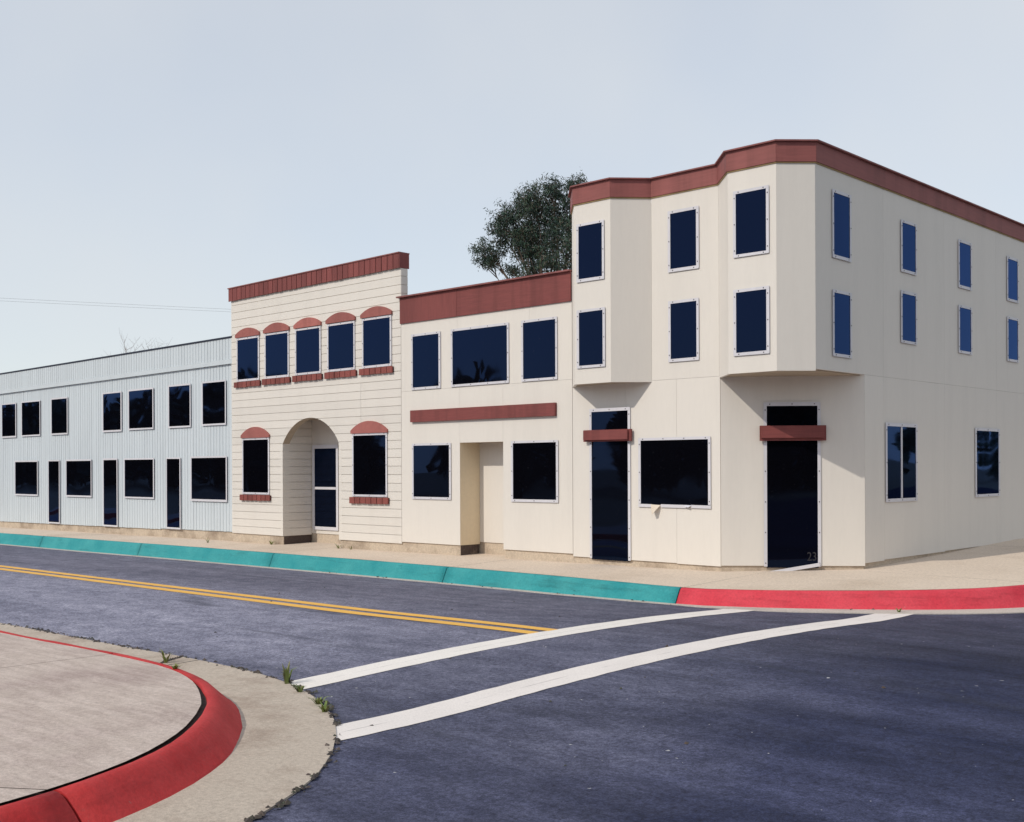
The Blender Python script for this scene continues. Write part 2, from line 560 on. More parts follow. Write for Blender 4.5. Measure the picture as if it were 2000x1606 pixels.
ps = [((-7.01+jag(.008), y), (-6.59+jag(.008), y)) for y in arange(5.0, 14.7, .2)]
ps[-1] = ((-7.01, 14.40), (-6.60, 14.74))
o = road_strip('crosswalk_line', ps, 0, M_white2, .005)
o['label'] = 'white crosswalk line nearest the viewer'

# ---- curves of the kerbs
def catmull(pts, step):
    out = []
    n = len(pts)
    for i in range(n-1):
        p0, p1, p2, p3 = [Vector(pts[max(0, min(n-1, k))]) for k in (i-1, i, i+1, i+2)]
        L = (p2-p1).length
        m = max(1, int(L/step))
        for q in range(m):
            t = q/m
            out.append(.5*((2*p1) + (p2-p0)*t + (2*p0-5*p1+4*p2-p3)*t*t + (3*p1-p0-3*p2+p3)*t**3))
    out.append(Vector(pts[-1]))
    return out

FAR = catmull([(-60, 14.62), (-45, 14.6), (-36, 14.58), (-28.7, 14.54), (-24.9, 14.52), (-21, 14.44), (-17.75, 14.36), (-14.8, 14.24), (-12.2, 14.08), (-9.74, 13.86),
               (-9.1, 13.98), (-8.5, 14.22), (-7.89, 14.53), (-7.28, 14.90), (-6.72, 15.32), (-6.2, 15.85), (-5.78, 16.6), (-5.5, 17.6), (-5.4, 19), (-5.4, 24), (-5.4, 40), (-5.4, 80)], .28)
def normals(c):
    """unit normals to the right-hand side of travel"""
    out = []
    for i in range(len(c)):
        d = (c[min(i+1, len(c)-1)]-c[max(i-1, 0)]).normalized()
        out.append(Vector((d.y, -d.x)))
    return out
FARN = normals(FAR)
JX = -9.74
joints_x = [JX - 5.6*k for k in range(1, 10)]
def sections(c, cuts):
    """split indices of a curve at the given x cuts (for the straight) or y cuts"""
    idx = [0]
    for i in range(1, len(c)-1):
        if cuts(c[i-1], c[i]): idx.append(i)
    idx.append(len(c)-1)
    return idx
def far_cut(a, b):
    if any(a.x < j <= b.x for j in joints_x+[JX]): return True
    return any(a.y < j <= b.y and a.x > -7 for j in (16.8, 22, 28, 34, 46, 60))
sec = sections(FAR, far_cut)

def loft(rows, gap0=0, gap1=0, close=False):
    """rows: list of cross-sections (each a list of points)"""
    n = len(rows[0])
    vs = [p for r in rows for p in r]
    fs = []
    for i in range(len(rows)-1):
        for k in range(n-1):
            fs.append((i*n+k, i*n+k+1, (i+1)*n+k+1, (i+1)*n+k))
    if close:
        fs.append(tuple(range(n-1, -1, -1)))
        fs.append(tuple((len(rows)-1)*n+k for k in range(n)))
    me = mesh('loft', vs, fs)
    bm = bmesh.new(); bm.from_mesh(me)
    if sum(f.normal.z for f in bm.faces) < 0: bmesh.ops.reverse_faces(bm, faces=bm.faces)
    bm.to_mesh(me); bm.free()
    return me

def shrink(pts, g):
    """pull the two ends of a polyline of 2-D points in by g"""
    p = [v.copy() for v in pts]
    p[0] = p[0] + (p[1]-p[0]).normalized()*g
    p[-1] = p[-1] + (p[-2]-p[-1]).normalized()*g
    return p

# far pavement: a bed, slabs, kerb stones, gutter
bedrows = []
for i, c in enumerate(FAR):
    inner = Vector((min(c.x, -9.8), 17.3)) if c.y < 17.3 and c.x < -5.7 else Vector((-9.8, max(17.3, c.y)))
    row = []
    for k in range(5):
        q = c.lerp(inner, k/4)
        row.append((q.x, q.y, walk_z(q.x, q.y)-.02))
    bedrows.append(row)
swf = obj('sidewalk_far', loft(bedrows), M_joint)
swf['kind'] = 'structure'
ROWS = 7
for a, b in zip(sec[:-1], sec[1:]):
    cs, ns = FAR[a:b+1], FARN[a:b+1]
    cs_ = shrink(cs, .006)
    rows = []
    for i, (c, n) in enumerate(zip(cs_, ns)):
        c0 = c - n*.10 if True else c
        inner = Vector((min(c.x, -9.8), 17.3)) if c.y < 17.3 and c.x < -5.7 else Vector((-9.8, max(17.3, c.y)))
        row = []
        for k in range(ROWS):
            q = c0.lerp(inner, k/(ROWS-1))
            row.append((q.x, q.y, walk_z(q.x, q.y) + noise.noise(Vector((q.x*.7, q.y*.9, 2)))*.006))
        rows.append(row)
    o = obj('paving_slab', loft(rows), M_walk, swf)
    red = cs[0].x > JX-.3
    rows = []
    for i, (c, n) in enumerate(zip(shrink(cs, .010), ns)):
        zt = walk_z(c.x, c.y) + .002
        run = .13 + .02*noise.noise(Vector((c.x*.8, c.y*.8, 0)))
        zg = road_z(*(c+n*run)) - .02
        w = .012*noise.noise(Vector((c.x*2.1, c.y*2.1, 5)))
        def pt(off, z): q = c+n*off; return (q.x, q.y, z)
        rows.append([pt(-.104, zt-.2), pt(-.102+w, zt-.001), pt(-.03, zt+.004), pt(.0, zt-.006), pt(.022, zt-.03), pt(run*.6, zt+(zg-zt)*.52), pt(run, zg+.03), pt(run+.03, zg)])
    o = obj('kerb_segment', loft(rows, close=True), M_redk if red else M_teal, swf)
    for p in o.data.polygons: p.use_smooth = len(p.vertices) == 4
    o['label'] = 'red painted kerb segment round the corner' if red else 'teal painted kerb segment'
    rows = []
    for i, (c, n) in enumerate(zip(shrink(cs, .004), ns)):
        gw = .15 + .02*noise.noise(Vector((c.x*1.1, 3, 3))) + .30*sst(-9.9, -8.2, c.x)
        row = []
        for off in (.10, .10+gw*.5, .10+gw):
            q = c+n*off
            row.append((q.x, q.y, road_z(q.x, q.y) + .012))
        q = c+n*(.10+gw); row.append((q.x, q.y, road_z(q.x, q.y) - .03))
        rows.append(row)
    obj('gutter', loft(rows), M_gutterf, swf)

# near pavement
NEAR = catmull([(-60, 5.55), (-40, 5.53), (-25, 5.52), (-16, 5.5), (-12.5, 5.5), (-10.85, 5.5), (-9.56, 5.42), (-8.78, 5.26), (-8.19, 5.03), (-7.62, 4.71), (-7.33, 4.49),
                (-6.85, 4.05), (-6.42, 3.45), (-6.1, 2.6), (-5.95, 1.4), (-5.9, -1), (-5.9, -8), (-5.9, -20), (-5.9, -60)], .2)
NN = [-n for n in normals(NEAR)]               # outwards, to the street
def near_z(x, y): return interp(x) + EYE + .205
bed = []
for c in NEAR:
    inner = Vector((min(c.x, -9), 1.0)) if c.y > 1 else Vector((-9, c.y))
    bed.append([(*(c.lerp(inner, k/4)), near_z(*c.lerp(inner, k/4))-.03) for k in range(5)])
swn = obj('sidewalk_near', loft(bed), M_joint)
swn['kind'] = 'structure'
def near_cut(a, b):
    if any(a.x < j <= b.x for j in (-48, -40, -33, -27, -21.5, -16, -10.75)): return True
    return any(a.y > j >= b.y and a.x > -7 for j in (3.0, -2.5, -8, -14))
nsec = sections(NEAR, near_cut)
for a, b in zip(nsec[:-1], nsec[1:]):
    cs, ns = NEAR[a:b+1], NN[a:b+1]
    rows = []
    for c, n in zip(shrink(cs, .006), ns):
        gap = .012 + .03*sst(-9.2, -8.0, c.x)
        c0 = c - n*gap
        inner = Vector((min(c.x, -9), 1.0)) if c.y > 1 else Vector((-9, c.y))
        rows.append([(*(c0.lerp(inner, k/6)), near_z(*c0.lerp(inner, k/6)) + .004*noise.noise(Vector((*c0.lerp(inner, k/6), 1)))) for k in range(7)])
    obj('paving_slab', loft(rows), M_walk2, swn)
    rows = []
    for c, n in zip(shrink(cs, .009), ns):
        zt = near_z(*c) + .006*noise.noise(Vector((c.x*1.3, c.y*1.3, 9)))
        run = .30 + .03*noise.noise(Vector((c.x, c.y, 4)))
        zg = road_z(*(c+n*run)) - .015
        def pt(off, z): q = c+n*off; return (q.x, q.y, z)
        w = .010*noise.noise(Vector((c.x*3, c.y*3, 5)))
        rows.append([pt(-.004+w, zt-.2), pt(w, zt-.004), pt(.02, zt+.004), pt(.06, zt), pt(.10, zt-.02), pt(.17, zt+(zg-zt)*.4), pt(run*.85, zt+(zg-zt)*.84), pt(run+.04, zg)])
    o = obj('kerb_segment', loft(rows, close=True), M_redn, swn)
    for p in o.data.polygons: p.use_smooth = len(p.vertices) == 4
    o['label'] = 'worn red painted kerb segment'
    rows = []
    for c, n in zip(shrink(cs, .012), ns):
        row = []
        for off in (.26, .5, .75, .955+.015*noise.noise(Vector((c.x*4, c.y*4, 2)))):
            q = c+n*off
            row.append((q.x, q.y, road_z(q.x, q.y) + .014))
        q = c+n*.95; row.append((q.x, q.y, road_z(q.x, q.y) - .03))
        rows.append(row)
    obj('gutter', loft(rows), M_gutter, swn)

# ------------------------------------------------------------------ buildings
RX = -5.4062                                   # plane of the corner building's side wall
MAIN = Face((0, 10), (1, 10))
def back(y): return Face((0, y), (1, y))

def slab_panels(parent, face, cells, t0, t1, mat, gap=.0016):
    for h0, h1, z0, z1 in cells:
        part(parent, 'wall_panel', face, rect(h0+gap, h1-gap, z0+gap, z1-gap), t0, t1, mat)

def plinth(parent, face, h0, h1, ztop, t=-.018, mat=None):
    return part(parent, 'plinth', face, rect(h0, h1, -1.40, ztop), t-.12, t, mat or M_plinth)

# ---------- pale blue building with vertical boards
bl = thing('siding_building', 'pale blue two storey building of vertical boards at the left end', 'building', P(-18, 10.05, -1.1))
KF = Face((0, 10.035), (1, 10.035), 0, .0085, -15.45)
X0, X1 = -26.0, -15.43
part(bl, 'wall', KF, rect(X0, X1, -.99, 2.0), -.12, -.012, M_blue)
pitch = .0868
n = int((X1-X0)/pitch)
for i in range(n+1):
    h1 = X1 - .055 - i*pitch
    h0 = max(X0, h1-pitch+.0085)
    if h1-h0 < .02: break
    zb = -.995 + (.012 if h1 > -17.62 else -.004) + rnd.uniform(-.003, .003)
    part(bl, 'siding_board', KF, rect(h0, h1, zb, 1.66), -.012, rnd.uniform(-.001, .001), M_blue)
part(bl, 'corner_board', KF, rect(X1-.05, X1-.002, -.985, 1.66), -.012, .004, M_blue)
fa = part(bl, 'fascia', KF, rect(X0, X1+.004, 1.635, 2.035), .0035, .020, M_blue)
for i in range(n+1):
    h1 = X1 - .006 - i*pitch
    h0 = max(X0, h1-pitch+.009)
    if h1-h0 < .02: break
    part(fa, 'siding_board', KF, rect(h0, h1, 1.705, 2.033), .021, .030, M_blue)
part(fa, 'trim_board', KF, rect(X0, X1+.006, 1.632, 1.703), .021, .036, M_blue)
part(bl, 'cap', KF, rect(X0-.01, X1+.012, 2.036, 2.058), -.13, .044, M_darkcap)
plinth(bl, KF, X0, X1, -.97, -.022)
plan_prism(bl, 'body', [(X0, 10.16), (X1, 10.16), (X1, 13.5), (X0, 13.5)], -1.3, 1.75, M_roof)
WF = Face((0, 10.035), (1, 10.035))
for h0, h1, zt, zb in ((-23.92, -23.28, 1.328, .680), (-22.98, -22.18, 1.334, .684), (-21.66, -21.02, 1.340, .690), (-19.60, -18.96, 1.350, .695), (-18.665, -17.862, 1.355, .704), (-17.323, -16.677, 1.363, .704), (-16.290, -15.645, 1.367, .712)):
    window(bl, WF, h0, h1, zt, zb, .028, .018, sk=False)
window(bl, WF, -21.05, -20.08, .155, -.488, .028, .018, sk=False)
window(bl, WF, -23.30, -22.30, .150, -.492, .028, .018, sk=False)
window(bl, WF, -18.826, -17.853, .161, -.484, .028, .018, sk=False)
window(bl, WF, -16.634, -15.627, .173, -.491, .030, .018, sk=False)
for h0, h1, zt, zb in ((-21.80, -21.36, .155, -1.015), (-19.595, -19.115, .163, -1.000), (-17.405, -17.0, .165, -.972)):
    window(bl, WF, h0, h1, zt, zb, .026, .018, name='door', sk=False)

# ---------- cream building with horizontal boards and an arch
am = thing('siding_building', 'cream building of horizontal boards with an arched doorway and segmental lintels', 'building', P(-13.4, 10, -1.1))
X0, X1 = -15.437, -11.452
AXL, AXR, AZS, AZT = -14.098, -12.775, .36, .724
AXC, AR = (AXL+AXR)/2, 0
hw = (AXR-AXL)/2; rise = AZT-AZS
AR = (hw*hw+rise*rise)/(2*rise); AZC = AZT-AR
def arch_dx(z):
    if z <= AZS: return hw
    return math.sqrt(max(0, AR*AR-(z-AZC)**2))
# backing behind the boards, following the opening
arc = [(AXC + hw*math.cos(math.pi*0) , AZS)]
def arc_pts(n=18):
    a0 = math.atan2(AZS-AZC, hw); a1 = math.pi-a0
    return [(AXC+AR*math.cos(a0+(a1-a0)*i/n), AZC+AR*math.sin(a0+(a1-a0)*i/n)) for i in range(n+1)]
poly = [(X0, -1.0), (AXL-.003, -1.0)] + [(h, z+.003) for h, z in reversed(arc_pts())] + [(AXR+.003, -1.0), (X1, -1.0), (X1, 2.80), (X0, 2.80)]
part(am, 'wall', MAIN, poly, -.116, -.010, M_creamb)
lines = [2.640] + [2.525-.1137*k for k in range(32)]
GAP = .0035
SEAM = -12.284
for k in range(len(lines)-1):
    z1, z0 = lines[k]-GAP, lines[k+1]+GAP
    if k == 0: z0 = lines[1]+GAP
    tt = rnd.uniform(-.0006, .0006)
    def bd(poly): part(am, 'siding_board', MAIN, poly, -.010, tt, M_creamb)
    if z0 >= AZT:
        if z1 < 1.24 and z0 > .55:
            bd(rect(X0, SEAM-.002, z0, z1)); bd(rect(SEAM+.002, X1, z0, z1))
        else: bd(rect(X0, X1, z0, z1))
    elif z1 > AZT:
        n = 10
        d0 = arch_dx(z0)
        a0 = math.atan2(z0-AZC, d0)
        a1 = math.pi-a0
        ap = [(AXC+AR*math.cos(a0+(a1-a0)*i/n), AZC+AR*math.sin(a0+(a1-a0)*i/n)) for i in range(n+1)]
        bd([(X0, z0)] + list(reversed(ap)) + [(SEAM-.002, z0), (SEAM-.002, z1), (X0, z1)])
        bd(rect(SEAM+.002, X1, z0, z1))
    else:
        zz = [z0+(z1-z0)*i/5 for i in range(6)] if z1 > AZS else [z0, z1]
        if z0 < AZS < z1: zz = sorted(zz+[AZS])
        bd([(X0, z0)] + [(AXC-arch_dx(z), z) for z in zz] + [(X0, z1)])
        rp = [(AXC+arch_dx(z), z) for z in reversed(zz)]
        if z0 > .55:
            bd([(rp[-1][0], z0), (SEAM-.002, z0), (SEAM-.002, z1)] + rp[:-1]); bd(rect(SEAM+.002, X1, z0, z1))
        else: bd([rp[-1], (X1, z0), (X1, z1)] + rp[:-1])
# porch behind the arch: boarded left cheek, plain back and right cheek, curved soffit
YB = 10.53
LC = Face((AXL, 10.002), (AXL, YB))            # faces +x
LC.n = Vector((1, 0))
part(am, 'porch_cheek', LC, [(0, -1.0), (.528, -1.0), (.528, .72), (.12, .72), (.12, AZS), (0, AZS)], -.06, -.012, M_creamb)
for k in range(len(lines)-1):
    z1, z0 = lines[k]-GAP*1.2, lines[k+1]+GAP*1.2
    if z0 > .71: continue
    z1 = min(z1, .722)
    a = .010 if z1 < AZS+.02 else .118
    part(am, 'siding_board', LC, rect(a, .526, z0, z1), -.012, 0, M_creamb)
RC = Face((AXR, YB), (AXR, 10.002)); RC.n = Vector((-1, 0))
part(am, 'porch_cheek', RC, [(0, -1.0), (.528, -1.0), (.528, AZS), (.41, AZS), (.41, .72), (0, .72)], -.06, 0, M_creamb)
BK = back(YB)
part(am, 'porch_back', BK, rect(AXL-.06, AXR+.06, -.978, .80), -.06, 0, M_cream)
vs, fs = [], []
for h, z in arc_pts():
    for y in (10.0, 10.116, 10.116, 10.0):
        pass
ap = arc_pts(22)
for h, z in ap: vs += [P(h, 10.001, z-.0005), P(h, 10.12, z-.0005)]
fs = [(2*i, 2*i+1, 2*i+3, 2*i+2) for i in range(len(ap)-1)]
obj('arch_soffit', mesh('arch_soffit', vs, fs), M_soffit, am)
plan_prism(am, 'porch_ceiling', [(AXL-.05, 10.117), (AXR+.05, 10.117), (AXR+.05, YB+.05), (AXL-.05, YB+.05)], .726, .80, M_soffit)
d = window(am, BK, -14.016, -13.495, .293, -.872, .050, .012, name='door', sk=False)
part(d, 'frame_strip', BK, rect(-14.012, -13.497, -.316, -.280), .0125, .022, M_strip)
# cornice
CF = Face((0, 10), (1, 10), 0, .0095, -11.45)
co = part(am, 'cornice', CF, rect(X0-.033, X1-.001, 2.634, 2.820), .0025, .018, M_groove)
nb = 34
w = (X1-X0+.036)/nb
for i in range(nb):
    h0 = X0-.035 + i*w + .0055
    h1 = X0-.035 + (i+1)*w - .0055 + rnd.uniform(-.002, .002)
    part(co, 'cornice_board', CF, rect(h0, h1, 2.629+rnd.uniform(-.003, .003), 2.822), .0185, .030, M_red_v)
part(co, 'cap_strip', CF, rect(X0-.045, X1+.010, 2.823, 2.838), -.150, .040, M_cap)
SD = Face((X1, 9.97), (X1, 10.14)); SD.n = Vector((1, 0))
part(co, 'cornice_return', SD, rect(.0, .17, 2.629, 2.822), .0015, .012, M_red_v)
for k in range(4):
    z1, z0 = lines[k]-GAP, lines[k+1]+GAP
    part(am, 'siding_board', Face((X1, 10), (X1, 10.116)), rect(0, 0, 0, 0), 0, 0, M_creamb) if False else None
    f = Face((X1, 10.0), (X1, 10.116)); f.n = Vector((1, 0))
    part(am, 'siding_board', f, rect(.001, .115, z0, min(z1, 2.625)), .0005, .009, M_creamb)
plan_prism(am, 'body', [(X0+.01, 10.60), (X1-.01, 10.60), (X1-.01, 13.5), (X0+.01, 13.5)], -1.3, 1.9, M_roof)
plinth(am, MAIN, X0, AXL-.016, -.985, -.020)
plinth(am, MAIN, AXR+.016, X1, -.985, -.020)
plinth(am, BK, AXL-.06, AXR+.06, -.965, -.012)
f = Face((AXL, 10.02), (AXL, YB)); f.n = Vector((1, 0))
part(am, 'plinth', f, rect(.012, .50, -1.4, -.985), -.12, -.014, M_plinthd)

def lintel(h0, h1, zb, ze, zt):
    """segmental head: straight foot, short upright ends, curved top"""
    c = (h0+h1)/2; hwid = (h1-h0)/2; r_ = zt-ze
    rad = (hwid*hwid+r_*r_)/(2*r_); zc = zt-rad
    a0 = math.atan2(ze-zc, hwid)
    pts = [(c+rad*math.cos(a0+(math.pi-2*a0)*i/12), zc+rad*math.sin(a0+(math.pi-2*a0)*i/12)) for i in range(13)]
    part(am, 'lintel', MAIN, [(h0, zb), (h1, zb)]+pts, .0015, .028, M_lint)
def sill(h0, h1, z0, z1, n):
    s = part(am, 'sill', MAIN, rect(h0+.006, h1-.006, z0+.006, z1-.004), .0015, .018, M_groove)
    w = (h1-h0)/n
    for i in range(n):
        part(s, 'sill_block', MAIN, rect(h0+i*w+.006, h0+(i+1)*w-.006, z0+rnd.uniform(-.003, .003), z1+rnd.uniform(-.003, .003)), .0182, .034+rnd.uniform(-.002, .002), M_brick)
for h0, h1, zt, zb in ((-15.252, -14.704, 1.975, 1.367), (-14.505, -13.948, 1.985, 1.373), (-13.740, -13.189, 1.990, 1.377), (-12.983, -12.425, 1.993, 1.380), (-12.214, -11.661, 1.999, 1.383)):
    window(am, MAIN, h0, h1, zt, zb, .030, .008)
    lintel(h0-.045, h1+.045, zt+.036, zt+.080, zt+.170)
    sill(h0-.075, h1+.072, zb-.122, zb-.038, 6)
for h0, h1, zt, zb, n in ((-15.110, -14.454, .434, -.363, 7), (-12.437, -11.757, .442, -.361, 7)):
    window(am, MAIN, h0, h1, zt, zb, .030, .008)
    lintel(h0-.044, h1+.042, zt+.030, zt+.070, zt+.195)
    sill(h0-.072, h1+.070, zb-.122, zb-.036, n)

# ---------- plain cream building with the recess
mid = thing('storefront_building', 'plain cream two storey building with wide red fascia and a narrow recessed doorway', 'building', P(-10, 10, -1.1))
X0, X1 = -11.447, -8.503
RL, RR, RT, RB = -10.345, -9.598, .310, 10.35
slab_panels(mid, MAIN, [(X0, RL, -.972, 1.0), (RL, RR, RT, 1.0), (RR, X1, -.987, 1.0), (X0, -10.377, 1.0, 1.92), (-10.377, -9.16, 1.0, 1.92), (-9.16, X1, 1.0, 1.92)], -.06, 0, M_cream, .0009)
part(mid, 'wall', MAIN, rect(X0, X1, 1.915, 2.22), -.06, -.002, M_cream)
f = Face((RL, 10.003), (RL, RB)); f.n = Vector((1, 0))
part(mid, 'recess_cheek', f, rect(.0, .346, -.972, .33), -.06, -.0005, M_tan)
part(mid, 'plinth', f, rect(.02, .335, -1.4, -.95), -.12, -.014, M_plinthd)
f = Face((RR, RB), (RR, 10.003)); f.n = Vector((-1, 0))
part(mid, 'recess_cheek', f, rect(.0, .346, -.972, .33), -.06, -.0005, M_cream)
BR = back(RB)
part(mid, 'recess_back', BR, rect(RL-.06, RR+.06, -.946, .40), -.06, 0, M_cream)
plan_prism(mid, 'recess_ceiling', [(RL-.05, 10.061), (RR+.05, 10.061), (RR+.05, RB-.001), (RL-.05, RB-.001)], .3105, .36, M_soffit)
plinth(mid, BR, RL-.06, RR+.06, -.93, -.014)
plinth(mid, MAIN, X0, RL-.016, -.955)
plinth(mid, MAIN, RR+.016, X1, -.970)
for h0, h1, m in ((X0-.006, -10.378, M_red_v), (-10.375, X1-.004, M_red_h)):
    part(mid, 'fascia_board', MAIN, rect(h0, h1, 1.890, 2.228), .001, .018, m)
part(mid, 'cap', MAIN, rect(X0-.040, X1-.004, 2.229, 2.247), -.10, .054, M_cap)
part(mid, 'sign_board', MAIN, rect(-11.237, -8.738, .592, .744), .001, .036, M_red_h, label='long blank red signboard')
plan_prism(mid, 'body', [(X0+.01, 10.5), (X1-.01, 10.5), (X1-.01, 13.5), (X0+.01, 13.5)], -1.3, 1.9, M_roof)
for h0, h1, zt, zb in ((-11.209, -10.716, 1.704, 1.039), (-10.461, -9.515, 1.707, 1.040), (-9.253, -8.746, 1.707, 1.041), (-11.202, -10.530, .286, -.376), (-9.426, -8.743, .288, -.377)):
    window(mid, MAIN, h0, h1, zt, zb, .030, .008)

# ---------- corner building with two bays
cb = thing('corner_building', 'tall cream corner building with two upper bays and a red parapet band', 'building', P(-7, 11, -1.1))
X0 = -8.499
ZO1, ZO2, ZF, ZC = .9156, .913, 2.884, 3.071
YE = 16.2
D1, D2 = .3194, .3436
PL1 = [(-8.497, 10), (-8.196, 10-D1), (-7.686, 10-D1), (-7.384, 10)]
PL2 = [(-6.535, 10), (-6.204, 10-D2), (-5.668, 10-D2), (RX, 9.920), (RX, YE)]
CA, CB = Vector((-6.5257, 10)), Vector((RX, 10.9104))
CH = Face(CA, CB)
CL = (CB-CA).length
# ground-floor walls
slab_panels(cb, MAIN, [(X0, -7.738, -1.016, .922), (-7.738, -7.068, -1.016, .922), (-7.068, -6.527, -1.022, .922), (-7.384, -6.535, .922, 2.90)], -.06, 0, M_cream, .0010)
part(cb, 'wall_panel', CH, rect(.004, CL-.001, -1.012, .93), -.06, 0, M_cream)
SW = Face((RX, 0), (RX, 1)); SW.n = Vector((1, 0))
slab_panels(cb, SW, [(10.912, 11.34, -.985, .922), (11.34, 12.86, -.975, .922), (12.86, 14.4, -.968, .922), (14.4, YE, -.960, .922), (9.921, 11.34, .922, 2.90), (11.34, 12.86, .922, 2.90), (12.86, 14.4, .922, 2.90), (14.4, YE, .922, 2.90)], -.06, 0, M_cream, .0008)
# bay walls and undersides
for PLAN, zo in ((PL1, ZO1), (PL2[:4], ZO2)):
    for i in range(3):
        f = Face(PLAN[i], PLAN[i+1])
        L = (Vector(PLAN[i+1])-Vector(PLAN[i])).length
        part(cb, 'bay_panel', f, rect(.0006, L-.0006, zo-.008, 2.90), -.03, 0, M_cream)
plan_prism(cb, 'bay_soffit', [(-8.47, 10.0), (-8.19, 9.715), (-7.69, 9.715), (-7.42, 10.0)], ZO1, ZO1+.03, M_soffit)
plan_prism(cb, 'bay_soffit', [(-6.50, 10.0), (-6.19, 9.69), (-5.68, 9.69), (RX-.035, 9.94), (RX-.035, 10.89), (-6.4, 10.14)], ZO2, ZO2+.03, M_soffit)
# parapet band, raw wooden edge below it, cap above it
BAND = [(-8.52, 10.12)] + PL1 + PL2
def offset_plan(pts, t):
    out = []
    for i, p in enumerate(pts):
        p = Vector(p)
        ns = []
        for a, b in ((i-1, i), (i, i+1)):
            if 0 <= a and b < len(pts):
                d = (Vector(pts[b])-Vector(pts[a])).normalized()
                ns.append(Vector((d.y, -d.x)))
        if len(ns) == 1: out.append(p+ns[0]*t)
        else:
            m = (ns[0]+ns[1]).normalized()
            out.append(p+m*t/max(.4, m.dot(ns[0])))
    return out
def band(parent, name, z0, z1, t0, t1, mat, skip=0):
    a, b = offset_plan(BAND, t0), offset_plan(BAND, t1)
    for i in range(len(BAND)-1):
        if i == 0 and skip: continue
        q = [b[i], b[i+1], a[i+1], a[i]]
        e = (b[i+1]-b[i]).normalized()*.0008
        q = [q[0]+e, q[1]-e, q[2]-e, q[3]+e]
        plan_prism(parent, name, [tuple(v) for v in q], z0, z1, mat)
band(cb, 'fascia_board', ZF, ZC, .0012, .017, M_red_c)
band(cb, 'edge_strip', ZF-.0125, ZF-.0015, .0012, .0095, M_rawwood)
band(cb, 'cap', ZC+.001, ZC+.015, -.06, .044, M_cap)
plan_prism(cb, 'roof', [(X0+.03, 10.1), (-6.5, 10.1), (RX-.07, 10.1), (RX-.07, YE), (X0+.03, YE)], 2.80, 2.85, M_roof)
part(cb, 'back_wall', Face((RX-.002, YE), (X0, YE)), rect(0, RX-X0-.004, -1.3, 2.9), -.06, 0, M_cream)
lw = Face((X0, YE-.07), (X0, 10.07))
part(cb, 'party_wall', lw, rect(0, YE-10.14, -1.3, 2.9), -.06, 0, M_cream)
plinth(cb, MAIN, X0, -6.53, -.99)
part(cb, 'plinth', CH, rect(.0, CL-.012, -1.4, -.99), -.14, -.016, M_plinth)
part(cb, 'plinth', SW, rect(10.93, YE, -1.4, -.955), -.14, -.018, M_plinth)
# windows
F1 = Face((0, 10-D1), (1, 10-D1)); F2 = Face((0, 10-D2), (1, 10-D2))
window(cb, F1, -8.124, -7.795, 2.632, 2.054, .030)
window(cb, F1, -8.122, -7.790, 1.689, 1.106, .030)
window(cb, MAIN, -7.129, -6.803, 2.668, 2.084, .030)
window(cb, MAIN, -7.129, -6.803, 1.719, 1.136, .030)
window(cb, F2, -6.108, -5.772, 2.647, 2.057, .030)
window(cb, F2, -6.108, -5.773, 1.689, 1.104, .030)
window(cb, SW, 10.263, 10.592, 2.652, 2.050, .030)
window(cb, SW, 11.770, 12.098, 2.590, 2.093, .030)
window(cb, SW, 10.265, 10.593, 1.684, 1.094, .030)
window(cb, SW, 11.762, 12.094, 1.835, 1.336, .030)
for y0 in (13.27, 14.77):
    window(cb, SW, y0, y0+.33, 2.590, 2.093, .030)
    window(cb, SW, y0, y0+.33, 1.835, 1.336, .030)
window(cb, SW, 13.75, 14.44, .414, -.346, .036)
gw = window(cb, SW, 11.392, 12.083, .414, -.346, .036)
part(gw, 'frame_strip', SW, rect(11.713, 11.745, -.340, .410), .0085, .0150, M_strip, label='upright middle strip')
bw = window(cb, MAIN, -7.530, -6.668, .281, -.400, .034, sides='tlr', label='large black window with peeling lower edge')
# lower batten of the large window, torn in two places
for h0, h1 in ((-7.562, -7.385), (-7.265, -6.905), (-6.88, -6.635)):
    part(bw, 'frame_strip', MAIN, [(h0, -.432), (h1, -.434), (h1, -.401), (h0, -.399)], .0096, .0140, M_strip)
me = mesh('peeling_film', [P(-7.392, 9.980, -.402), P(-7.268, 9.985, -.408), P(-7.318, 9.925, -.490), P(-7.345, 9.935, -.505), P(-7.372, 9.962, -.450), P(-7.30, 9.955, -.442)],
          [(0, 4, 5, 1), (4, 3, 2, 5), (5, 2, 1)])
pf = obj('peeling_film', me, M_film, bw)
md = pf.modifiers.new('thickness', 'SOLIDIFY'); md.thickness = .004
me = mesh('peeling_film', [P(-6.965, 9.984, -.404), P(-6.872, 9.984, -.402), P(-6.895, 9.960, -.424), P(-6.94, 9.968, -.420)], [(0, 3, 2, 1)])
pf = obj('peeling_film', me, M_strip, bw)
md = pf.modifiers.new('thickness', 'SOLIDIFY'); md.thickness = .004
# doors with their red bars
dr = window(cb, MAIN, -8.213, -7.703, .615, -1.026, .034, sides='tlr', name='door', label='tall black door beneath the bay')
ba = part(dr, 'lintel_bar', MAIN, rect(-8.300, -7.632, .282, .412), .0245, .050, M_red_h)
part(ba, 'bar_face', MAIN, rect(-8.280, -7.660, .300, .402), .0505, .078, M_red_h)
dc = window(cb, CH, .466, .972, .612, -1.024, .034, sides='tlr', name='door', label='tall black door across the cut corner')
ba = part(dc, 'lintel_bar', CH, rect(.392, 1.052, .258, .412), .0245, .050, M_red_h)
part(ba, 'bar_face', CH, rect(.404, 1.030, .286, .405), .0505, .078, M_red_h)
# loose batten hanging from the foot of the corner door
part(dc, 'frame_strip', CH, [(.478, -1.100), (.988, -1.012), (.983, -.978), (.473, -1.066)], .028, .040, M_strip, label='loose bottom strip hanging askew')
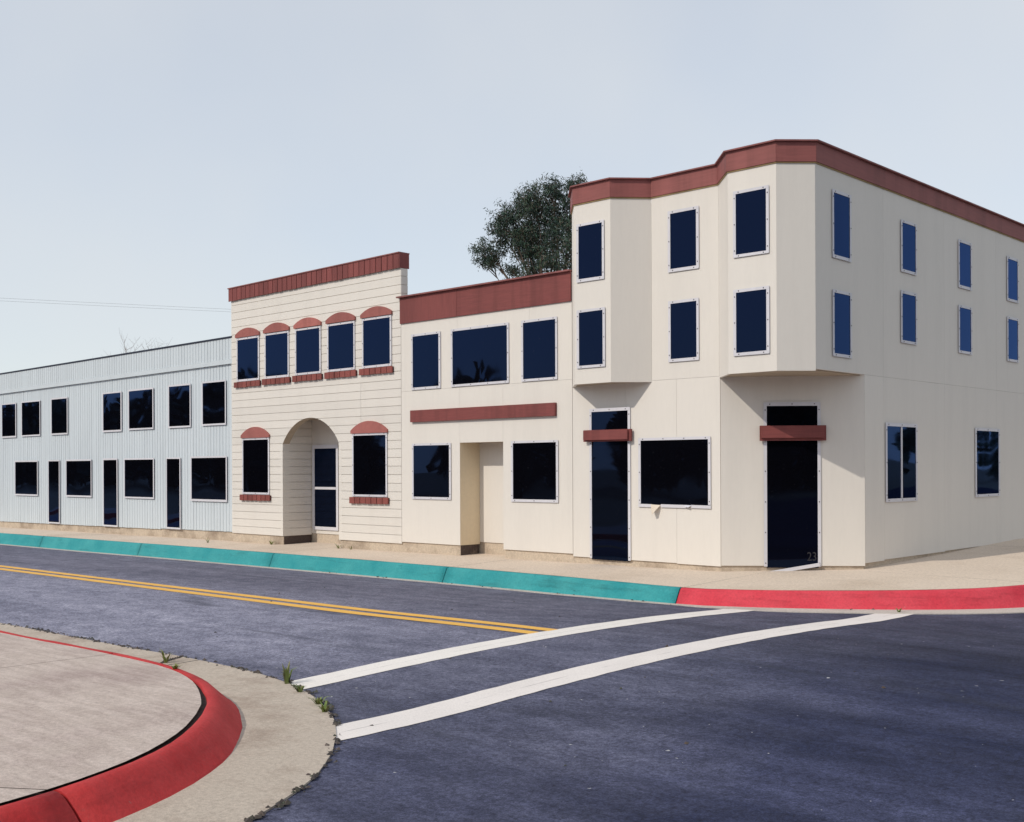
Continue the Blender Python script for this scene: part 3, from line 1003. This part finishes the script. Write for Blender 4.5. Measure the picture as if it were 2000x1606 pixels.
# the faint stencilled number at the foot of that door
cu = bpy.data.curves.new('number', 'FONT'); cu.body = '23'; cu.size = 1.0; cu.align_x = 'RIGHT'
to = bpy.data.objects.new('number', cu); col.objects.link(to)
bpy.context.view_layer.update()
me = bpy.data.meshes.new_from_object(to.evaluated_get(bpy.context.evaluated_depsgraph_get()))
bpy.data.objects.remove(to)
for v in me.vertices:
    h, z = .962 + v.co.x*.100, -.958 + v.co.y*.125
    q = CH.at(h, z, .0088)
    v.co = q
me.materials.clear()
obj('painted_number', me, M_number, dc)

# ------------------------------------------------------------------ vegetation
def tube(bmv, bmf, pts, rads, n=6):
    b0 = len(bmv)
    for i, (p, r) in enumerate(zip(pts, rads)):
        d = (pts[min(i+1, len(pts)-1)]-pts[max(i-1, 0)]).normalized()
        a = d.orthogonal().normalized(); c = d.cross(a)
        for k in range(n):
            t = 2*math.pi*k/n
            bmv.append(p + (a*math.cos(t)+c*math.sin(t))*r)
    for i in range(len(pts)-1):
        for k in range(n):
            bmf.append((b0+i*n+k, b0+i*n+(k+1) % n, b0+(i+1)*n+(k+1) % n, b0+(i+1)*n+k))

def leaf(vs, fs, p, d, w, L, rg):
    """a narrow folded leaf hanging along d"""
    s = d.orthogonal().normalized()
    s = Matrix.Rotation(rg.uniform(0, 6.28), 3, d) @ s
    b = len(vs)
    nrm = d.cross(s)*w*.25
    vs += [p, p+d*L*.45+s*w*.5+nrm, p+d*L, p+d*L*.45-s*w*.5+nrm]
    fs += [(b, b+1, b+2, b+3)]

# eucalyptus behind the buildings; clump positions are metres in the tree's own frame
eu = thing('eucalyptus_tree', 'dark green eucalyptus tree rising behind the roofs', 'tree', (-24.6, 28.8, 0))
rg = random.Random(21)
base = Vector((-24.6, 28.8, .1))
def lerp_pts(a, b, n, wob):
    a, b = Vector(a), Vector(b)
    return [a.lerp(b, i/n) + Vector((rg.uniform(-wob, wob), rg.uniform(-wob, wob), rg.uniform(-wob, wob)*.4))*(0 if i in (0, n) else 1) for i in range(n+1)]
vs, fs = [], []
trunk = lerp_pts(base, (-25.3, 28.8, 6.8), 7, .12)
tube(vs, fs, trunk, [.34-.02*i for i in range(8)], 9)
CL_ = [  # centre x, y, z, radius
 (-28.2, 28.6, 9.40, .55), (-27.75, 28.9, 10.0, .50), (-27.2, 28.4, 10.25, .55), (-27.4, 29.2, 9.45, .55), (-26.4, 28.7, 10.75, .55), (-26.75, 28.5, 10.1, .65),
 (-26.0, 29.1, 10.15, .65), (-25.95, 28.6, 10.95, .40), (-25.4, 28.8, 9.9, .75), (-25.25, 28.7, 11.0, .42), (-25.6, 28.3, 10.5, .55), (-25.8, 28.7, 9.2, .75), (-26.6, 29.0, 9.15, .6),
 (-24.35, 28.8, 11.15, .30), (-24.5, 28.9, 10.4, .75), (-24.9, 29.3, 9.6, .9), (-24.3, 28.5, 8.9, 1.0), (-25.4, 29.0, 8.5, .75), (-27.1, 28.7, 8.55, .30), (-23.6, 28.9, 9.8, .8),
 (-23.2, 28.6, 8.8, 1.0), (-26.2, 28.3, 9.75, .6), (-26.9, 29.2, 9.75, .45), (-24.95, 28.4, 10.75, .4), (-22.6, 29.2, 9.2, .8), (-26.1, 28.8, 8.4, .5), (-27.85, 28.5, 9.0, .35), (-28.35, 28.8, 9.0, .3)]
for i, (x, y, z, r) in enumerate(CL_):
    s = trunk[5 + i % 3] if x > -26.5 else trunk[6]
    m = s.lerp(Vector((x, y, z)), .5) + Vector((rg.uniform(-.2, .2), rg.uniform(-.2, .2), -.22))
    pts = [s, s.lerp(m, .5)+Vector((0, 0, -.05)), m, m.lerp(Vector((x, y, z)), .55)+Vector((rg.uniform(-.1, .1), 0, .02)), Vector((x, y, z))]
    r0 = .065 if r > .5 else .045
    tube(vs, fs, pts, [r0, r0*.8, r0*.55, r0*.35, .012], 5)
    for k in range(7):
        e = Vector((x, y, z)) + Vector((rg.gauss(0, 1), rg.gauss(0, 1), rg.gauss(0, .8))).normalized()*r*rg.uniform(.6, 1.1)
        q = pts[3].lerp(pts[4], rg.random())
        tube(vs, fs, [q, q.lerp(e, .5)+Vector((0, 0, .05)), e], [.022, .014, .005], 3)
obj('trunk', mesh('trunk', vs, fs), M_bark, eu)
vs, fs = [], []
for (x, y, z, r) in CL_:
    c0 = Vector((x, y, z))
    nsub = max(14, int(150*r*r+14))
    for k in range(nsub):
        d = Vector((rg.gauss(0, 1), rg.gauss(0, 1), rg.gauss(0, .85))).normalized()
        sc_ = c0 + d*r*(rg.random()**.45)*1.05
        if noise.noise(sc_*2.6) < -.20: continue
        for q in range(24):
            p = sc_ + Vector((rg.gauss(0, .085), rg.gauss(0, .085), rg.gauss(0, .075)))
            dd = (Vector((rg.uniform(-.8, .8), rg.uniform(-.8, .8), rg.uniform(-1.3, .25)))).normalized()
            leaf(vs, fs, p, dd, rg.uniform(.022, .040), rg.uniform(.09, .17), rg)
obj('crown', mesh('crown', vs, fs), M_euc, eu)

# two bare trees far behind the blue building
def bare_tree(base, h, seed, label):
    rg = random.Random(seed)
    t = thing('bare_tree', label, 'tree', base, 'bare trees behind the blue building')
    vs, fs = [], []
    b = Vector(base)
    tube(vs, fs, [b, b+Vector((.1, 0, h*.35)), b+Vector((-.05, .1, h*.7)), b+Vector((.05, 0, h*.93))], [.15, .11, .06, .028], 6)
    obj('trunk', mesh('trunk', vs, fs), M_twig, t)
    vs, fs = [], []
    for k in range(46):
        f = rg.uniform(.35, .95)
        s = b + Vector((0, 0, h*f))
        a = rg.uniform(0, 6.28)
        L = (1.05-f)*h*.42 + .5
        e = s + Vector((math.cos(a)*L, math.sin(a)*L, L*rg.uniform(.5, 1.1)))
        m = s.lerp(e, .5) + Vector((rg.uniform(-.15, .15), rg.uniform(-.15, .15), -.1*L))
        tube(vs, fs, [s, m, e], [.022, .014, .006], 3)
        for q in range(5):
            g0 = m.lerp(e, rg.random())
            g1 = g0 + Vector((rg.uniform(-.6, .6), rg.uniform(-.6, .6), rg.uniform(.1, .8)))
            tube(vs, fs, [g0, g1], [.009, .004], 3)
    obj('crown', mesh('crown', vs, fs), M_twig, t)
bare_tree((-90, 48, -.4), 13.3, 3, 'taller faint bare tree above the blue roofline')
bare_tree((-85.6, 48, -.4), 12.4, 8, 'lower faint bare tree just right of the taller bare tree')

# a wood across the street behind the viewer, seen only in the black windows
rg = random.Random(5)
vs, fs = [], []
spots = [(-320 + k*5.2 + rg.uniform(-2, 2), -50 + rg.uniform(-8, 8), (6, 7, 8, 9, 11, 13)) for k in range(76)]
spots += [(60 + 25*math.sin(k*1.7) + rg.uniform(-4, 4), 20 + k*5.5, (6, 7, 8, 9)) for k in range(30)]
for x, y, hs in spots:
    h = rg.choice(hs) * rg.uniform(.9, 1.1); r = h*rg.uniform(.36, .50)
    tube(vs, fs, [Vector((x, y, -.4)), Vector((x, y, h*.7))], [.3, .12], 5)
    for q in range(380):
        d = Vector((rg.gauss(0, 1), rg.gauss(0, 1), rg.gauss(0, 1))).normalized()
        p = Vector((x, y, h*.48)) + Vector((d.x*r, d.y*r, d.z*h*.52))*(rg.random()**.4)
        dd = Vector((rg.gauss(0, 1), rg.gauss(0, 1), rg.gauss(0, 1))).normalized()
        leaf(vs, fs, p, dd, 1.3, 1.8, rg)
fw_ = obj('far_wood', mesh('far_wood', vs, fs), M_wood)
fw_['kind'] = 'stuff'; fw_['label'] = 'dark wood across the street mirrored in the black windows'; fw_['category'] = 'wood'

# weeds
def weed(loc, h, n, spread, seed, label, dry=False):
    rg = random.Random(seed)
    vs, fs = [], []
    o = Vector(loc)
    for k in range(n):
        a = rg.uniform(0, 6.28); L = h*rg.uniform(.6, 1.1); w = rg.uniform(.006, .011)*(1.0 if h < .2 else 1.4)
        lean = spread*rg.uniform(.3, 1.0)
        d = Vector((math.cos(a), math.sin(a), 0)); s = Vector((-d.y, d.x, 0))*w
        p0 = o + d*rg.uniform(0, .02)
        p1 = p0 + d*lean*L*.45 + Vector((0, 0, L*.6)); p2 = p0 + d*lean*L*1.1 + Vector((0, 0, L*rg.uniform(.55, 1.0)))
        b = len(vs)
        vs += [p0-s, p0+s, p1+s*.8, p1-s*.8, p2]
        fs += [(b, b+1, b+2, b+3), (b+3, b+2, b+4)]
    t = obj('weed', mesh('weed', vs, fs), M_weed)
    t['label'] = label; t['category'] = 'weed'; t['group'] = 'weeds in the cracks'
    return t
def on_road(x, y): return (x, y, road_z(x, y)+.012)
def on_walk(x, y): return (x, y, walk_z(x, y))
weed(on_road(-10.74, 6.16), .17, 16, .9, 1, 'bright green weed in the gutter joint by the near red kerb')
weed(on_road(-8.72, 6.22), .20, 18, .6, 2, 'upright weed at the near end of the crosswalk line')
weed(on_road(-8.30, 6.06), .09, 20, 1.2, 3, 'low weed at the corner of the crosswalk line by the gutter')
weed((-9.25, 5.40, near_z(-9.25, 5.4)), .06, 22, 1.4, 4, 'low weed behind the near red kerb')
weed(on_road(-7.75, 5.84), .08, 24, 1.3, 5, 'low weed along the asphalt edge right of the crosswalk line')
weed(on_road(-7.45, 5.68), .09, 24, 1.2, 6, 'low weed at the asphalt edge nearest the bottom of the picture')
weed(on_walk(-25.0, 15.5), .15, 8, 1.3, 7, 'sparse weed on the pavement below the blue building')
weed(on_walk(-22.9, 15.9), .14, 12, 1.6, 8, 'flattened weed on the pavement below the left arched window')
weed(on_walk(-20.4, 15.95), .14, 9, 1.4, 9, 'dry weed on the pavement right of the arch')
weed(on_walk(-19.9, 15.9), .12, 6, 1.4, 10, 'tiny dry weed below the right arched window')
weed((-6.82, 14.72, road_z(-6.82, 14.72)+.012), .08, 10, 1.0, 11, 'small weed in the gutter at the red kerb')

# litter caught along the ragged asphalt edge and at the foot of the far kerb
def litter(name, pts, label, size=(.012, .03)):
    rg = random.Random(len(pts))
    vs, fs = [], []
    for p in pts:
        p = Vector(p); r = rg.uniform(*size); b = len(vs)
        for k in range(5):
            a = k*1.2566 + rg.uniform(-.3, .3)
            vs.append(p + Vector((math.cos(a)*r*rg.uniform(.6, 1.5), math.sin(a)*r*rg.uniform(.6, 1.5), rg.uniform(-.002, .004))))
        vs.append(p + Vector((rg.uniform(-r, r)*.4, rg.uniform(-r, r)*.4, r*rg.uniform(.5, 1.1))))
        fs += [(b+k, b+(k+1) % 5, b+5) for k in range(5)]
    o = obj(name, mesh(name, vs, fs), M_litter)
    o['kind'] = 'stuff'; o['label'] = label; o['category'] = 'litter'
rg = random.Random(77)
pts = []
for c, n in zip(NEAR, NN):
    if c.x < -22 or c.y < 2: continue
    for q in range(int(22*max(.12, .5+1.3*noise.noise(Vector((c.x*1.3, c.y*1.3, 8)))))):
        off = .965 + rg.gauss(0, .022) + .03*noise.noise(Vector((c.x*5, c.y*5, 0)))
        s = c + n*off + Vector((-n.y, n.x))*rg.uniform(-.1, .1)
        pts.append((s.x, s.y, road_z(s.x, s.y)+.012))
for k in range(120):
    f = rg.random()
    x, y = -10.69-.24*f+rg.gauss(0, .012), 6.0+.46*f
    pts.append((x, y, road_z(x, y)+.012))
litter('edge_litter', pts, 'dark dirt and litter along the ragged asphalt edge of the near gutter', (.006, .024))
pts = []
for c, n in zip(FAR, FARN):
    if c.x < -20 or c.x > -6: continue
    for q in range(2):
        if noise.noise(Vector((c.x*1.7, 0, 3))) < .12: continue
        s = c + n*(.16 + abs(rg.gauss(0, .04))) + Vector((-n.y, n.x))*rg.uniform(-.14, .14)
        pts.append((s.x, s.y, road_z(s.x, s.y)+.016))
litter('kerb_litter', pts, 'scattered dark grit at the foot of the far kerb', (.008, .022))
pts = []
for k in range(26):
    x, y = rg.uniform(-16, -3.5), rg.uniform(5.5, 13)
    pts.append((x, y, road_z(x, y)+.002))
litter('road_grit', pts, 'single dark pebbles scattered on the road', (.008, .022))

# ------------------------------------------------------------------ overhead line at the left
def pole(x, y, label):
    z0 = interp(x)+EYE-.1
    t = thing('utility_pole', label, 'utility pole', (x, y, z0), 'poles of the overhead line')
    vs, fs = [], []
    tube(vs, fs, [Vector((x, y, z0)), Vector((x, y, 12.6))], [.16, .10], 10)
    obj('post', mesh('post', vs, fs), M_pole, t)
    vs, fs = [], []
    tube(vs, fs, [Vector((x-1.0, y+.4, 11.66)), Vector((x+1.0, y-.4, 11.66))], [.06, .06], 6)
    obj('crossarm', mesh('crossarm', vs, fs), M_pole, t)
pole(-76.5, 5.2, 'wooden pole carrying the overhead line beyond the left edge')
pole(-45.5, 73.0, 'wooden pole carrying the overhead line hidden behind the buildings')
for dz, lab in ((0, 'upper faint cable crossing the sky at left'), (-.16, 'lower faint cable crossing the sky at left')):
    a, b = Vector((-76.5, 5.2, 11.76+dz)), Vector((-45.5, 73.0, 11.76+dz))
    vs, fs = [], []
    pts = [a.lerp(b, i/24) + Vector((0, 0, -.25*4*(i/24)*(1-i/24))) for i in range(25)]
    tube(vs, fs, pts, [.0075]*25, 4)
    o = obj('overhead_cable', mesh('overhead_cable', vs, fs), M_wire)
    o['label'] = lab; o['category'] = 'cable'; o['group'] = 'overhead cables'
